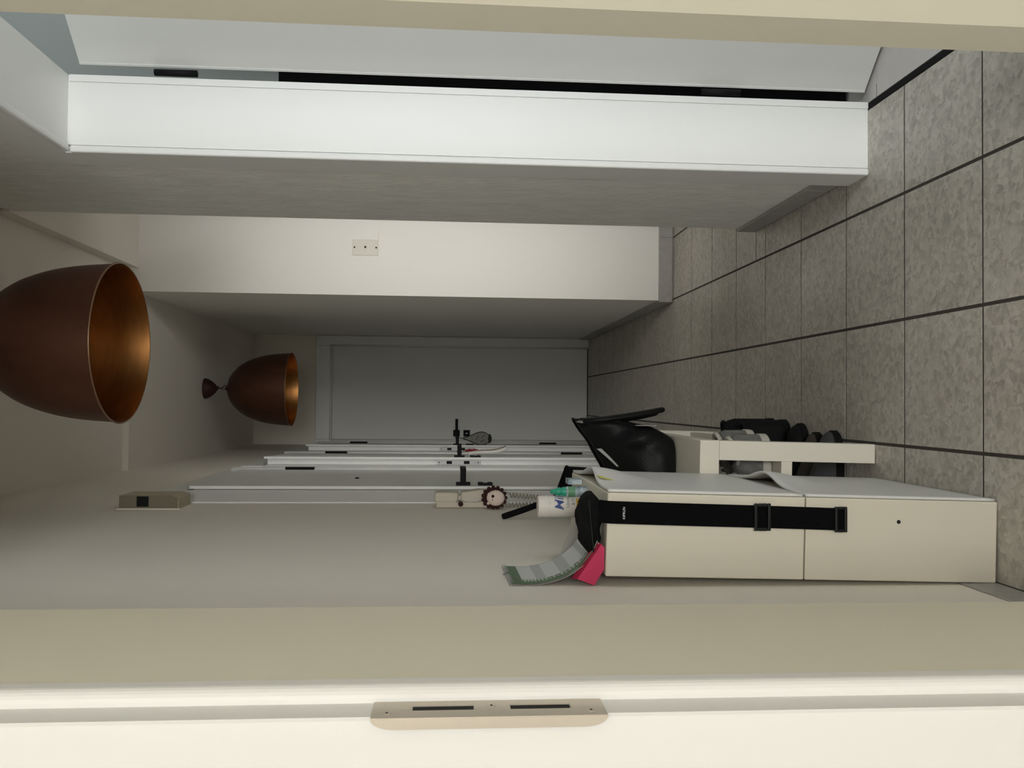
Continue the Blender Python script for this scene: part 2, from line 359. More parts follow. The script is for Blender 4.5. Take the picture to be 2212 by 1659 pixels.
# lip with rounded far corners
L, RX_, RZ_ = 0.0082, 0.0076, 0.017
lp = [(xs-0.0008, zb+0.001), (xs-0.0008, zt-0.001)]
for k in range(9):
    a = math.pi/2*k/8; lp.append((xs-L+RX_-RX_*math.sin(a), zt-RZ_+RZ_*math.cos(a)))
for k in range(9):
    a = math.pi/2*k/8; lp.append((xs-L+RX_-RX_*math.cos(a), zb+RZ_-RZ_*math.sin(a)))
MB().prism(lp, 0.6155, 0.6185, 'y').build('lip', 'brass', sp_)
for s0, s1 in slots:
    bx('slot', 'dark', (xs-0.0025, xs-0.0008, ya+0.0002, yb-0.0002, s0+0.0005, s1-0.0005), sp_)
for z in (1.1425, 1.067, 0.995):
    c = MB().lathe([(0.0001, 0.0007), (0.0028, 0.0006), (0.0036, 0)], (0, 0, 0), 12)
    o = c.build('screw', 'brass', sp_); o.rotation_euler = (0, math.pi/2, 0); o.location = (xs, 0.625 if z != 1.067 else 0.637, z)
    o2 = MB().box(-0.0008, 0.0008, -0.0008, 0.0008, 0.0005, 0.0009).build('screw_socket', 'dark', o)

# room behind the photographer ------------------------------------------------
mb = MB().box(-2.4, -2.3, -5.3, 0.64, 0, 2.6).box(0.76, 0.815, -0.72, 0.64, 0, 2.6).box(0.76, 3.3, -0.74, -0.66, 0, 2.6).box(3.2, 3.3, -5.3, -0.74, 0, 2.6)
mb.box(-0.52, -0.42, -0.95, 0.64, 0, 2.6).box(-2.3, -0.52, -0.95, -0.85, 0, 2.6)  # unseen wall return, added to keep left-window light off the near frame
struct(mb.build('wall_room_sides', 'room'), 'side walls of the room behind the photographer, with an added light-blocking return', 'wall')
mb = MB()
for x0, x1, z0, z1 in ((-2.3, -1.92, 0, 2.6), (-0.88, 0.18, 0, 2.6), (1.92, 3.2, 0, 2.6), (-1.92, -0.88, 0, 0.58), (-1.92, -0.88, 2.22, 2.6), (0.18, 1.92, 0, 0.58), (0.18, 1.92, 2.22, 2.6)): mb.box(x0, x1, -5.3, -5.2, z0, z1)
struct(mb.build('wall_back', 'room'), 'back wall with two assumed windows in the room behind the photographer', 'wall')
def window(n, label, a0, a1, z0, z1, y):  # unseen frames for the assumed back windows and the added side-room opening
    e = empty('window_%d' % n, label, 'window', kind='structure')
    MB().box(a0-0.02, a1+0.02, y-0.03, y+0.02, z0-0.02, z0+0.03).box(a0-0.02, a1+0.02, y-0.03, y+0.02, z1-0.03, z1+0.02).box(a0-0.02, a0+0.03, y-0.03, y+0.02, z0, z1).box(a1-0.03, a1+0.02, y-0.03, y+0.02, z0, z1).build('window_frame', 'pvc', e)
window(1, 'wide right-hand window assumed in the room behind the photographer', 0.18, 1.92, 0.58, 2.22, -5.2)
window(3, 'narrow left-hand window assumed in the room behind the photographer', -1.92, -0.88, 0.58, 2.22, -5.2)
# side room ----------------------------------------------------------------
mb = MB().box(3.4, 3.5, -0.60, 2.99, 0, 2.6).box(0.84, 3.4, 2.90, 2.99, 0, 2.6)
mb.box(0.84, 0.94, -0.64, -0.58, 0, 2.6).box(1.90, 3.5, -0.64, -0.58, 0, 2.6).box(0.94, 1.90, -0.64, -0.58, 0, 0.56).box(0.94, 1.90, -0.64, -0.58, 2.24, 2.6)
mb.box(0.818, 0.84, -0.64, 0.86, 0, 2.6)
struct(mb.build('wall_side_room', 'sidewall'), 'grey-green walls of the side room beyond the open door', 'wall')
window(2, 'added window on an inner wall of the side room beyond the open door', 0.94, 1.90, 0.56, 2.24, -0.58)  # opening and frame added to go with the jamb light

# baseboards of tile pieces -----------------------------------------------------
def plinth(name, label, pieces):
    e = empty(name, label, 'baseboard', kind='structure')
    for p in pieces: bx('plinth_tile', 'plinth', p, e, bevel=0.0012, seg=1)
    return e
yy = [2.312, 2.418, 2.7262, 3.030]
plinth('baseboard_right', 'grey tile skirting along the rough plaster wall', [(0.625, 0.6345, yy[i]+0.0008, yy[i+1]-0.0008, 0.0045, 0.072) for i in range(3)] + [(0.625, 0.6345, 0.92, 1.24, 0.0045, 0.072)])
plinth('baseboard_niche', 'grey tile skirting across the bright niche wall', [(0.5065, 0.8265, YN1-0.0095, YN1-0.0008, 0.0045, 0.072), (0.8290, 1.19, YN1-0.0095, YN1-0.0008, 0.0045, 0.072)])
ys = [YN1-0.008+T*k for k in range(9)]; ys[-1] = 6.77
plinth('baseboard_far', 'dim grey tile skirting along the far right wall', [(0.5055, 0.5142, ys[i]+0.0008, ys[i+1]-0.0008, 0.0045, 0.072) for i in range(8)])
plinth('baseboard_left', 'grey tile skirting at the foot of the left wall by the cabinet', [(-0.3545, -0.3522, 0.93, 1.38, 0.001, 0.078), (-0.3545, -0.3522, 1.382, 1.69, 0.001, 0.078), (-0.3545, -0.3522, 1.692, 2.0, 0.001, 0.078)])

# ------------------------------------------------------------------ doors
def lever(parent, px, py, z, dirx, toward, rz=0.026, length=0.115):
    """black square-rosette lever; dirx = outward normal of the leaf (as a vector), toward = lever direction"""
    n = Vector(dirx); t = Vector(toward); zv = Vector((0, 0, 1)); base = Vector((px, py, z))
    def obox(c, hn, ht, hz):
        mb = MB(); vs = []
        for dz in (-hz, hz):
            for (a, b) in ((-1, -1), (1, -1), (1, 1), (-1, 1)): vs.append(base+c+n*(a*hn)+t*(b*ht)+zv*dz)
        mb.add(vs, [(0,3,2,1),(4,5,6,7),(0,1,5,4),(1,2,6,5),(2,3,7,6),(3,0,4,7)]); return mb
    h = obox(n*0.055+t*(length/2-0.011), 0.0055, length/2, 0.0105).build('lever_handle', 'black', parent, bevel=0.001)
    obox(n*0.030, 0.026, 0.010, 0.0105).build('stem', 'black', h)
    obox(n*0.0045, 0.0045, rz, rz).build('rosette', 'black', parent, bevel=0.001)
    k = obox(n*0.0045-zv*0.080, 0.0045, rz, rz).build('key_rosette', 'black', parent, bevel=0.001)
    obox(n*0.0095-zv*0.080, 0.0012, 0.003, 0.008).build('keyhole', 'steel', k)
    return h
def left_door(n, a, b, ajar, label):
    e = empty('door_%d' % n, label, 'door', kind='structure')
    fx = -0.312; w = 0.085
    # frame: two stiles and a head, with a small bead beside the hinge side
    MB().prism([(-0.50, a-0.155), (-0.3370, a-0.155), (fx, a-0.020), (fx, a+0.013), (-0.50, a+0.013)], 0, 2.0).build('frame_stile', 'frame', e)
    bx('frame_stile', 'frame', (-0.50, fx, b-0.013, b+w, 0, 2.0), e)
    bx('frame_head', 'frame', (-0.50, fx, a-w, b+w, 2.0-0.013, 2.088), e)
    MB().tube([(-0.300, b+0.020, 0), (-0.300, b+0.020, 2.04)], 0.0125, 10).build('bead', 'frame', e, smooth=True)
    # leaf hinged at the far edge
    lf = empty('leaf', None, None, loc=(-0.299, b, 0)); lf.parent = e; lf.rotation_euler = (0, 0, math.radians(ajar))
    W = b-a
    l0 = bx('lip_panel', 'leaf', (-0.0105, 0, -W, 0, 0.008, 2.0), lf)
    bx('rebate_edge', 'frame', (-0.038, -0.0106, -W+0.0145, -0.0145, 0.008, 1.985), lf)
    # edge strip of the lip in the lighter frame lacquer, facing the entrance
    bx('lip_edge', 'frame', (-0.0105, -0.0003, -W-0.0012, -W, 0.008, 2.0), lf)
    lever(lf, 0, -W+0.055, 1.048, (1, 0, 0), (0, 1, 0))
    if ajar:
        fp = bx('lock_plate', 'steel', (-0.036, -0.0155, -W+0.0128, -W+0.0146, 0.94, 1.16), lf)
        for z0, z1 in ((1.085, 1.112), (0.998, 1.026)):
            bx('bolt', 'black', (-0.033, -0.0185, -W+0.0105, -W+0.0132, z0, z1), lf)
        for z in (0.955, 1.148): MB().ell((-0.026, -W+0.0125, z), (0.003, 0.001, 0.003), 8, 6).build('screw', 'black', lf)
    for z in (1.746, 0.385):
        MB().tube([(-0.297+0.0045, b+0.003, z-0.062), (-0.297+0.0045, b+0.003, z+0.062)], 0.0062, 8).build('hinge', 'black', e)
    return e, lf
d1, lf1 = left_door(1, *D[0], 0, 'nearest closed white door on the left wall, with a peephole')
d2, lf2 = left_door(2, *D[1], 2.1, 'middle left door, slightly ajar, with the red bowed hanger on its handle')
d3, lf3 = left_door(3, *D[2], 2.1, 'farthest left door, slightly ajar, with a mesh bag on its handle')
ph = MB().lathe([(0.0001, 0.004), (0.007, 0.004), (0.009, 0)], (0, 0, 0), 12).build('peephole', 'black', lf1); ph.rotation_euler = (0, math.pi/2, 0); ph.location = (0, -0.42, 1.455)
# end door
d4 = empty('door_4', 'closed pale door at the far end of the hallway', 'door', kind='structure')
bx('frame_stile', 'frame', (0.433, 0.5135, 6.775, 6.94, 0, 2.139), d4, bevel=0.004)
bx('frame_stile', 'frame', (-0.337, -0.295, 6.775, 6.94, 0, 2.139), d4, bevel=0.004)
bx('frame_head', 'frame', (-0.295, 0.433, 6.775, 6.94, 2.016, 2.139), d4, bevel=0.004)
for (a, b) in (((0.440, 0), (0.440, 2.026)), ((0.440, 2.026), (-0.302, 2.026)), ((-0.302, 2.026), (-0.302, 0))):
    MB().tube([(a[0], 6.775, a[1]), (b[0], 6.775, b[1])], 0.006, 8).build('bead', 'frame', d4, smooth=True)
lf4 = bx('leaf', 'leaf', (-0.294, 0.432, 6.815, 6.855, 0.006, 2.015), d4)
lever(d4, -0.2435, 6.815, 1.043, (0, -1, 0), (1, 0, 0), 0.0255, 0.125)
# side-room door frame
d5 = empty('door_5', 'open white doorway to the side room with its door leaf swung inwards', 'door', kind='structure')
XC = 0.612; YJ = 2.195
bx('lining', 'frame', (0.631, 0.805, YJ, YJ+0.03, 0, 2.053), d5)
bx('lining', 'frame', (0.631, 0.805, 1.33, 1.36, 0, 2.053), d5)
bx('lining_head', 'frame', (0.631, 0.805, 1.33, YJ+0.03, 2.053, 2.08), d5)
bx('casing', 'frame', (XC, XR+0.005, YJ+0.006, 2.310, 0, 2.170), d5)
bx('casing', 'frame', (XC, XR+0.005, 1.245, 1.354, 0, 2.170), d5)
bx('casing_head', 'frame', (XC, XR+0.005, 1.354, YJ+0.006, 2.059, 2.170), d5)
bx('bead', 'frame', (0.6105, 0.6285, YJ-0.009, YJ+0.006, 0, 2.044), d5, bevel=0.005, seg=3)
bx('bead', 'frame', (0.6105, 0.6285, 1.354, 1.369, 0, 2.044), d5, bevel=0.005, seg=3)
bx('bead', 'frame', (0.6105, 0.6285, 1.369, YJ-0.009, 2.044, 2.059), d5, bevel=0.005, seg=3)
# rebate step on the far jamb beside the hinges
bx('rebate_strip', 'frame', (0.789, 0.806, YJ-0.0030, YJ+0.002, 0, 2.050), d5)
lf5 = empty('leaf', None, None, loc=(0.835, 2.197, 0)); lf5.parent = d5; lf5.rotation_euler = (0, 0, math.radians(44))
bx('leaf_panel', 'frame', (-0.0, 0.013, -0.735, 0.0, 0.008, 2.028), lf5)
bx('leaf_core', 'frame', (0.0131, 0.04, -0.72, -0.015, 0.008, 2.013), lf5)
bx('lip_edge', 'frame', (-0.0015, 0.012, -0.004, 0.0012, 0.008, 2.028), lf5)
lever(lf5, 0, -0.68, 1.048, (-1, 0, 0), (0, 1, 0))
for z in (1.792, 0.40):
    MB().tube([(0.818, 2.192, z-0.052), (0.818, 2.192, z+0.052)], 0.0085, 10).build('hinge', 'black', d5, smooth=True)
# black wardrobe seen through the hinge gap of the side-room door
wd = empty('wardrobe', 'tall black wardrobe seen through the narrow gap beside the open door', 'wardrobe', loc=(0.98, 2.30, 0))
bx('body', 'wardrobe', (-0.13, 0.9, 0.02, 0.50, 0.0, 1.565), wd); bx('door', 'wardrobe', (-0.13, 0.38, 0.0, 0.019, 0.01, 1.56), wd); bx('door', 'wardrobe', (0.385, 0.9, 0.0, 0.019, 0.01, 1.56), wd)

# ------------------------------------------------------------------ pendant lamps
def make_lamp():
    e = empty('pendant_lamp', 'x', 'lamp')
    R, H = 0.2275, 0.387
    prof = [(0.012, 0.0), (0.055, -0.006), (0.088, -0.022), (0.124, -0.052), (0.155, -0.090), (0.178, -0.130), (0.193, -0.168), (0.2055, -0.210), (0.2135, -0.250), (0.2190, -0.290), (0.2225, -0.330), (0.2265, -H)]
    # smooth the profile
    def interp(p, k=3):
        out = []
        for i in range(len(p)-1):
            a = p[max(i-1, 0)]; b = p[i]; c = p[i+1]; d = p[min(i+2, len(p)-1)]
            for s in range(k):
                t = s/k
                out.append(tuple(0.5*(2*b[q]+(c[q]-a[q])*t+(2*a[q]-5*b[q]+4*c[q]-d[q])*t*t+(3*b[q]-a[q]-3*c[q]+d[q])*t**3) for q in (0, 1)))
        return out+[p[-1]]
    pr_ = interp(prof)
    sh = MB().lathe(pr_, (0, 0, H), 72).build('shade', 'copper_out', e, smooth=True)
    MB().lathe([(max(r-0.0025, 0.003), z-0.0015) for r, z in pr_][::-1], (0, 0, H), 72).build('shade_lining', 'copper_in', e, smooth=True)
    ring = [(R*math.cos(2*math.pi*k/72), R*math.sin(2*math.pi*k/72), 0.001) for k in range(72)]
    MB().tube(ring, 0.0028, 8, closed=True).build('rim', 'rim', e, smooth=True)
    MB().lathe([(0.001, 0.016), (0.012, 0.014), (0.016, 0.0), (0.016, -0.006)], (0, 0, H), 16).build('top_cap', 'rust', e, smooth=True)
    return e, H
lamp, LH = make_lamp()
def finish_lamp(e, ceil, z):
    top = ceil-z; c0 = top-0.080
    MB().lathe([(0.008, 0), (0.014, 0.006), (0.030, 0.018), (0.047, 0.038), (0.058, 0.058), (0.064, 0.074), (0.0635, 0.080)], (0, 0, c0), 28).build('ceiling_rose', 'rust', e, smooth=True)
    n = max(3, int((c0-LH)/0.021)); step = (c0-LH)/n
    for k in range(n):
        pts = []
        for q in range(12):
            a = 2*math.pi*q/12; d = 0.0055*math.cos(a); zz_ = LH+step*(k+0.5)+(step*0.62)*math.sin(a)
            pts.append((d, 0, zz_) if k % 2 else (0, d, zz_))
        MB().tube(pts, 0.0016, 6, closed=True).build('chain_link', 'rust', e, smooth=True)
    pts = [(0.010+0.010*math.sin(t*7)*(1-t*0.3), 0.004*math.cos(t*9), LH+0.004+(c0-LH)*t) for t in [q/24 for q in range(25)]]
    MB().tube(pts, 0.0026, 6).build('cable', 'rust', e, smooth=True)
LZ1, LZ2 = 2.036, 2.083
l2 = copy_tree(lamp)
lamp.location = (0.160, 2.53, LZ1); l2.location = (0.072, 5.45, LZ2)
finish_lamp(lamp, Z1, LZ1); finish_lamp(l2, Z2, LZ2)
tag(lamp, 'big copper bell pendant lamp nearest the viewer, top cut by the picture edge', 'lamp', 'copper bell pendant lamps')
tag(l2, 'smaller-looking far copper bell pendant lamp with its ceiling rose in view', 'lamp', 'copper bell pendant lamps')

# ------------------------------------------------------------------ stacked shoe cabinets
def shoe_unit(zbase, label):
    e = empty('shoe_cabinet', label, 'shoe cabinet', group='stacked slim shoe cabinets')
    # local axes: x from wall, y depth 0..0.52, z 0..0.395 ; side panel open-topped box with a flap in front
    Wd, Dp, Hh = 0.490, 0.162, 0.3945
    MB().box(0, Dp, 0, Wd, 0, Hh).build('body', 'plast_w', e, bevel=0.003)
    def bow(t):   # outward wave of the top edge, widest in the middle
        return math.exp(-((t-0.52)/0.19)**2)
    def front(u, v):     # u along y, v up
        k = max(0.0, (v-0.55)/0.45); k = k*k*(3-2*k)
        return (Dp+0.0035+0.026*bow(u)*k, 0.004+u*(Wd-0.008), 0.004+v*(Hh-0.006)-0.006*bow(u)*k)
    mb = MB(); mb.grid(front, 40, 24)
    mb.build('flap', 'flap', e, smooth=True, thick=0.005)
    o = MB().lathe([(0.0002, 0.001), (0.0036, 0.001), (0.0040, 0)], (0, 0, 0), 12).build('screw_hole', 'dark', e)
    o.rotation_euler = (math.pi/2, 0, 0)
    return e, o
cab_rot = (0, math.radians(1.30), 0)
P0 = Vector((-0.1905, 1.655, 0.0)); Rm = Matrix.Rotation(cab_rot[1], 4, 'Y')
def cab_pt(x, y, z):   # cabinet-local (x from back, y, z) to world
    return P0 + Rm.to_3x3() @ Vector((x-0.162, y, z))
units = []
for k, (zb_, lab) in enumerate(((0.0, 'lower of two stacked slim white shoe cabinets, standing on the floor'), (0.3965, 'upper of two stacked slim white shoe cabinets with the black strap over its side'))):
    e, hole = shoe_unit(zb_, lab)
    e.location = cab_pt(0, 0, zb_+0.001); e.rotation_euler = cab_rot
    hole.location = (0.124 if k else 0.118, 0.0, 0.207 if k else 0.205)
    units.append(e)
ZT = 0.792
# ------------------------------------------------------------------ low bench with shelf
bn = empty('bench', 'low white bench with square legs and a shoe shelf behind the cabinet', 'bench', loc=(-0.0985, 2.152, 0.0), rot=(0, math.radians(1.0), 0))
BL, BW, BH = 0.90, 0.232, 0.462
bx('seat_board', 'foil', (-BW, 0, 0, BL, BH-0.050, BH), bn, bevel=0.0015)
for x in (-0.05, -BW):
    for y in (0.001, BL-0.051): bx('leg', 'foil', (x, x+0.0495, y, y+0.05, 0.001, BH-0.0505), bn, bevel=0.0012)
bx('shelf', 'foil', (-BW+0.004, -0.004, 0.004, BL-0.004, 0.219, 0.2475), bn, bevel=0.001)
BT = 0.463
# ------------------------------------------------------------------ shoes
def shoe(name, label, L, wd, hh, upper, sole, loc, rz, collar=0.5, boot=0.0, group=None, laces=None):
    e = empty(name, label, 'shoe', loc=loc, rot=(0, 0, rz), group=group)
    def half(t): # half width along the length, heel t=0 .. toe t=1
        return wd/2*(0.72+0.30*math.sin(math.pi*min(1, t*0.85+0.12)))*math.sqrt(max(0.012, 1-max(0, (t-0.78)/0.22)**2.2))*math.sqrt(max(0.10, 1-max(0, (0.10-t)/0.10)**2))
    mb = MB()
    ns, na = 40, 20
    def sec(t):
        h = hh*(1.0-0.52*(max(0, min(1, (t-0.30)/0.45))**1.1)) if boot == 0 else hh*(1-0.58*(max(0, min(1, (t-0.38)/0.3))))
        h = 0.016+(h-0.016)*math.sqrt(max(0.02, 1-max(0, (t-0.84)/0.16)**2))*(1-max(0, (0.05-t)/0.05)**2*0.2)
        return half(t), h
    rings = []
    for i in range(ns+1):
        t = i/ns; w_, h = sec(t)
        ring = []
        for j in range(na+1):
            a = math.pi*j/na
            x = math.cos(a); z = math.sin(a)
            ex = 0.75
            ring.append(((t-0.5)*L*0.985, w_*0.96*math.copysign(abs(x)**ex, x), 0.016+(h-0.016)*z**0.8))
        rings.append(ring)
    vs = [p for r in rings for p in r]; fs = []
    for i in range(ns):
        for j in range(na): fs.append((i*(na+1)+j, i*(na+1)+j+1, (i+1)*(na+1)+j+1, (i+1)*(na+1)+j))
    fs.append(tuple(range(na+1))); fs.append(tuple(ns*(na+1)+j for j in range(na+1))[::-1])
    mb.add(vs, fs).build('upper', upper, e, smooth=True)
    poly = []
    for i in range(41):
        t = i/40; poly.append(((t-0.5)*L, half(t)*1.03))
    for i in range(41):
        t = 1-i/40; poly.append(((t-0.5)*L, -half(t)*1.03))
    MB().prism(poly, 0.0, 0.024).build('sole', sole, e, bevel=0.005)
    # collar rim and dark opening
    w_, h = sec(0.16)
    cpts = [((-0.5+0.20+0.15*math.cos(a))*L, w_*0.74*math.sin(a), hh*1.0-0.012*(math.cos(a)+0.4)) for a in [2*math.pi*k/24 for k in range(24)]]
    MB().tube(cpts, 0.0065, 8, closed=True).build('collar', sole if laces else upper, e, smooth=True)
    MB().ell((-0.30*L, 0, hh*0.99), (0.13*L, w_*0.66, 0.006), 16, 6).build('opening', 'dark', e, smooth=True)
    if laces:
        for k in range(5):
            t = 0.40+k*0.055; w2, h2 = sec(t)
            MB().tube([((t-0.5)*L, -w2*0.5, h2*0.86+0.002), ((t-0.5)*L+0.004, 0, h2+0.004), ((t-0.5)*L, w2*0.5, h2*0.86+0.002)], 0.003, 6).build('lace', laces, e, smooth=True)
    return e
zs = 0.2515
shoe('sneaker', 'grey knit sneaker with off-white sole on the bench shelf, nearest the viewer', 0.262, 0.098, 0.095, 'greyknit', 'sole', (-0.208, 2.262, zs), math.radians(180), group='grey sneakers on the shelf', laces='sole')
shoe('sneaker', 'second grey knit sneaker on the bench shelf, behind the nearest one', 0.262, 0.098, 0.095, 'greyknit', 'sole', (-0.200, 2.375, zs), math.radians(177), group='grey sneakers on the shelf', laces='sole')
shoe('ankle_boot', 'tall black ankle boot farthest back on the floor under the bench', 0.275, 0.10, 0.165, 'shoeblack', 'rubber', (-0.182, 2.86, 0.001), math.radians(180), boot=1, group='black boots under the bench')
shoe('ankle_boot', 'black ankle boot second from the back under the bench', 0.275, 0.10, 0.14, 'shoeblack', 'rubber', (-0.184, 2.745, 0.001), math.radians(182), boot=1, group='black boots under the bench')
shoe('low_shoe', 'black round-toed shoe in the middle of the row under the bench', 0.27, 0.098, 0.10, 'shoeblack', 'rubber', (-0.190, 2.595, 0.001), math.radians(3), group='low shoes under the bench')
shoe('low_shoe', 'dark brown shoe between the black and charcoal ones under the bench', 0.255, 0.09, 0.085, 'shoebrown', 'rubber', (-0.206, 2.485, 0.001), math.radians(0), group='low shoes under the bench')
shoe('low_shoe', 'charcoal grey shoe nearest the viewer on the floor under the bench', 0.26, 0.10, 0.095, 'shoegrey', 'rubber', (-0.200, 2.375, 0.001), math.radians(-2), group='low shoes under the bench')

# ------------------------------------------------------------------ bags on the bench
hb = empty('handbag', 'slouching black leather handbag with drooping handles on the bench', 'handbag', loc=(0, 0, 0))
def bag_fn(u, v):
    # u around (0..1), v bottom..top
    a = 2*math.pi*u; c, s = math.cos(a), math.sin(a)
    k = 0.42
    ex = math.copysign(abs(c)**k, c); ey = math.copysign(abs(s)**k, s)
    zl = 0.592+0.010*math.sin(9*ex); zr = 0.738
    s01 = (ex+1)/2
    ztop = zl+(zr-zl)*(s01**1.35)
    xr = -0.094+0.040*min(1, v*2.6)**0.7+0.010*v; xl = -0.318
    x = xl+(xr-xl)*s01
    hy = 0.115*(1-0.80*v**1.6)+0.012
    bul = 0.018*math.sin(math.pi*min(1, v*1.1))
    y = 2.50+ey*(hy+bul*(1-abs(ex)*0.6))
    z = BT+0.003+(ztop-BT)*v
    fold = 0.010*math.sin(11*x*8+9*v)*math.sin(math.pi*v)+0.012*noise.noise(Vector((x*16, y*16, z*10)))*math.sin(math.pi*min(1, v+0.1))
    y += fold*ey; x += 0.4*fold*ex
    return (x, y, z)
mb = MB(); mb.grid(bag_fn, 72, 26)
mb.grid(lambda u, v: (lambda p: (-0.2+(p[0]+0.2)*(1-v), 2.50+(p[1]-2.50)*(1-v), p[2]))(bag_fn(u, 0)), 72, 2)
mb.build('body', 'leather', hb, smooth=True)
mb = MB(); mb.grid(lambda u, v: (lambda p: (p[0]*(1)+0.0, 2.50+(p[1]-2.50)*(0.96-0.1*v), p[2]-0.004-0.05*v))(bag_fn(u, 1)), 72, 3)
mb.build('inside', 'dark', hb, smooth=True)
MB().tube([bag_fn(k/72, 0.995) for k in range(72)], 0.003, 6, closed=True).build('top_seam', 'leather', hb, smooth=True)
for dy, dx, zz_ in ((-0.016, 0.0, 0.486), (0.026, -0.010, 0.495)):
    pts = []
    for k in range(25):
        t = k/24; a = math.pi*t
        # long narrow loop hanging down outside the bag
        zc = 0.722-(0.722-zz_)*math.sin(a)**0.55
        pts.append((-0.050+dx+0.034*math.sin(a)**0.8, 2.455+dy+0.060*(1-t)-0.02, zc))
    h = MB().tube(pts, 0.0078, 8).build('handle', 'leather', hb, smooth=True)
for y in (2.475, 2.432):
    rg = [(-0.052+0.002*math.cos(a), y+0.010*math.cos(a), 0.722+0.012*math.sin(a)) for a in [2*math.pi*k/16 for k in range(16)]]
    MB().tube(rg, 0.0018, 6, closed=True).build('ring', 'steel', hb, smooth=True)
bx('tag', 'greycard', (-0.062, -0.060, 2.40, 2.445, 0.515, 0.572), hb)
pl_ = MB(); pl_.grid(lambda u, v: (-0.128-0.050*u, 2.425-0.012*math.sin(3*u)-0.004*v, 0.668-0.050*u+0.014*v*(1-u*0.5)), 10, 3)
pl_.build('inner_label', 'paper_grey', hb, thick=0.001)
cb = empty('canvas_bag', 'black canvas bag with a stiff strap leaning on the wall behind the cabinet', 'bag')
def cbag(u, v):
    a = 2*math.pi*u; c, s = math.cos(a), math.sin(a); k = 0.45
    ex = math.copysign(abs(c)**k, c); ey = math.copysign(abs(s)**k, s); s01 = (ex+1)/2
    zt_ = 0.752-0.030*s01
    hy = 0.075*(1-0.72*v**1.5)+0.006
    x = -0.318+(0.104+0.012*v)*s01+(0.030*(1-s01)*v)
    y = 2.735+ey*hy+0.012*noise.noise(Vector((x*14, ey, v*6)))
    return (x, y, BT+0.003+(zt_-BT)*v)
mb = MB(); mb.grid(cbag, 56, 16); mb.grid(lambda u, v: (lambda p: (-0.26+(p[0]+0.26)*(1-v), 2.735+(p[1]-2.735)*(1-v), p[2]-0.006))(cbag(u, 1)), 56, 2)
mb.build('body', 'cloth_black', cb, smooth=True)
MB().tube([cbag(k/56, 0.99) for k in range(56)], 0.004, 6, closed=True).build('top_hem', 'cloth_black', cb, smooth=True)
def strapfn(t):
    return Vector((-0.262-0.078*t-0.006*math.sin(math.pi*t), 2.66-0.09*t, 0.70+0.238*t**0.95))
mb = MB()
pts = [strapfn(k/14) for k in range(15)]
mb.tube(pts, [0.0095]*14+[0.0088], 8).build('strap', 'cloth_black', cb, smooth=True)

# ------------------------------------------------------------------ things on the cabinet
# running belt: pouch on top near the edge, strap over the side with slider and buckle
wb = empty('running_belt', 'black running waist belt draped over the white cabinet side', 'belt', loc=(0, 0, 0))
def pouch(p, d):
    p = Vector((math.copysign(abs(d.x)**0.7, d.x)*0.063, math.copysign(abs(d.y)**0.8, d.y)*0.036, math.copysign(abs(d.z)**0.8, d.z)*0.0235*(1-0.30*max(0, d.x)**2)))
    n_ = 0.010*noise.noise(Vector((p.x*34, p.y*34, p.z*40+3)))
    p.z += n_+0.004*math.sin(p.x*60)*(1-abs(d.z)) - 0.006*max(0, -d.x)*abs(d.x); p.y += n_
    return p
MB().ell((-0.2365, 1.699, ZT+0.0285), (1, 1, 1), 40, 22, f=pouch).build('pouch', 'cloth_black', wb, smooth=True)
zp = MB().tube([(-0.188+0.0-0.10*t, 1.6605-0.0008*math.sin(9*t), ZT+0.036-0.010*t) for t in [k/10 for k in range(11)]], 0.0016, 6).build('zip', 'blackplastic', wb, smooth=True)
def strap_x(z):  # centre of the strap at height z, hanging slightly slanted
    return -0.2095-(0.793-z)*0.0305
mb = MB()
zs_ = [0.812, 0.806, 0.799, 0.790, 0.78]+[0.76-0.02*k for k in range(23)]
def sf(i, j):
    z = 0.806-(0.806-0.319)*i
    x = strap_x(z)+(j-0.5)*0.0435
    y = 1.6505-0.0012 if z < 0.79 else 1.6505-0.0012+(z-0.79)*0.9
    return (x, y-0.0016*math.sin(7*i), z)
mb.grid(sf, 30, 4); mb.build('strap', 'webbing', wb, thick=0.0022)
def frame_ring(name, cx, cz, hw, hh_, bar, y):
    mb = MB(); y0_, y1_ = y-0.0055, y
    mb.box(cx-hw, cx+hw, y0_, y1_, cz+hh_-bar, cz+hh_).box(cx-hw, cx+hw, y0_, y1_, cz-hh_, cz-hh_+bar)
    mb.box(cx-hw, cx-hw+bar, y0_, y1_, cz-hh_+bar, cz+hh_-bar).box(cx+hw-bar, cx+hw, y0_, y1_, cz-hh_+bar, cz+hh_-bar)
    return mb.build(name, 'blackplastic', wb, bevel=0.002)
frame_ring('slider', strap_x(0.488), 0.488, 0.0268, 0.0165, 0.0065, 1.6478)
frame_ring('buckle', strap_x(0.330), 0.330, 0.0252, 0.0125, 0.006, 1.6478)
text('lettering', 'KIPRUN', 0.0068, 'white', wb, Matrix.Translation((strap_x(0.762)-0.0005, 1.6458, 0.7615)) @ Matrix.Rotation(math.pi/2, 4, 'X'))

# magenta notebook leaning over the wall-side edge
nb = empty('notebook', 'magenta notebook leaning between the cabinet and the wall', 'notebook')
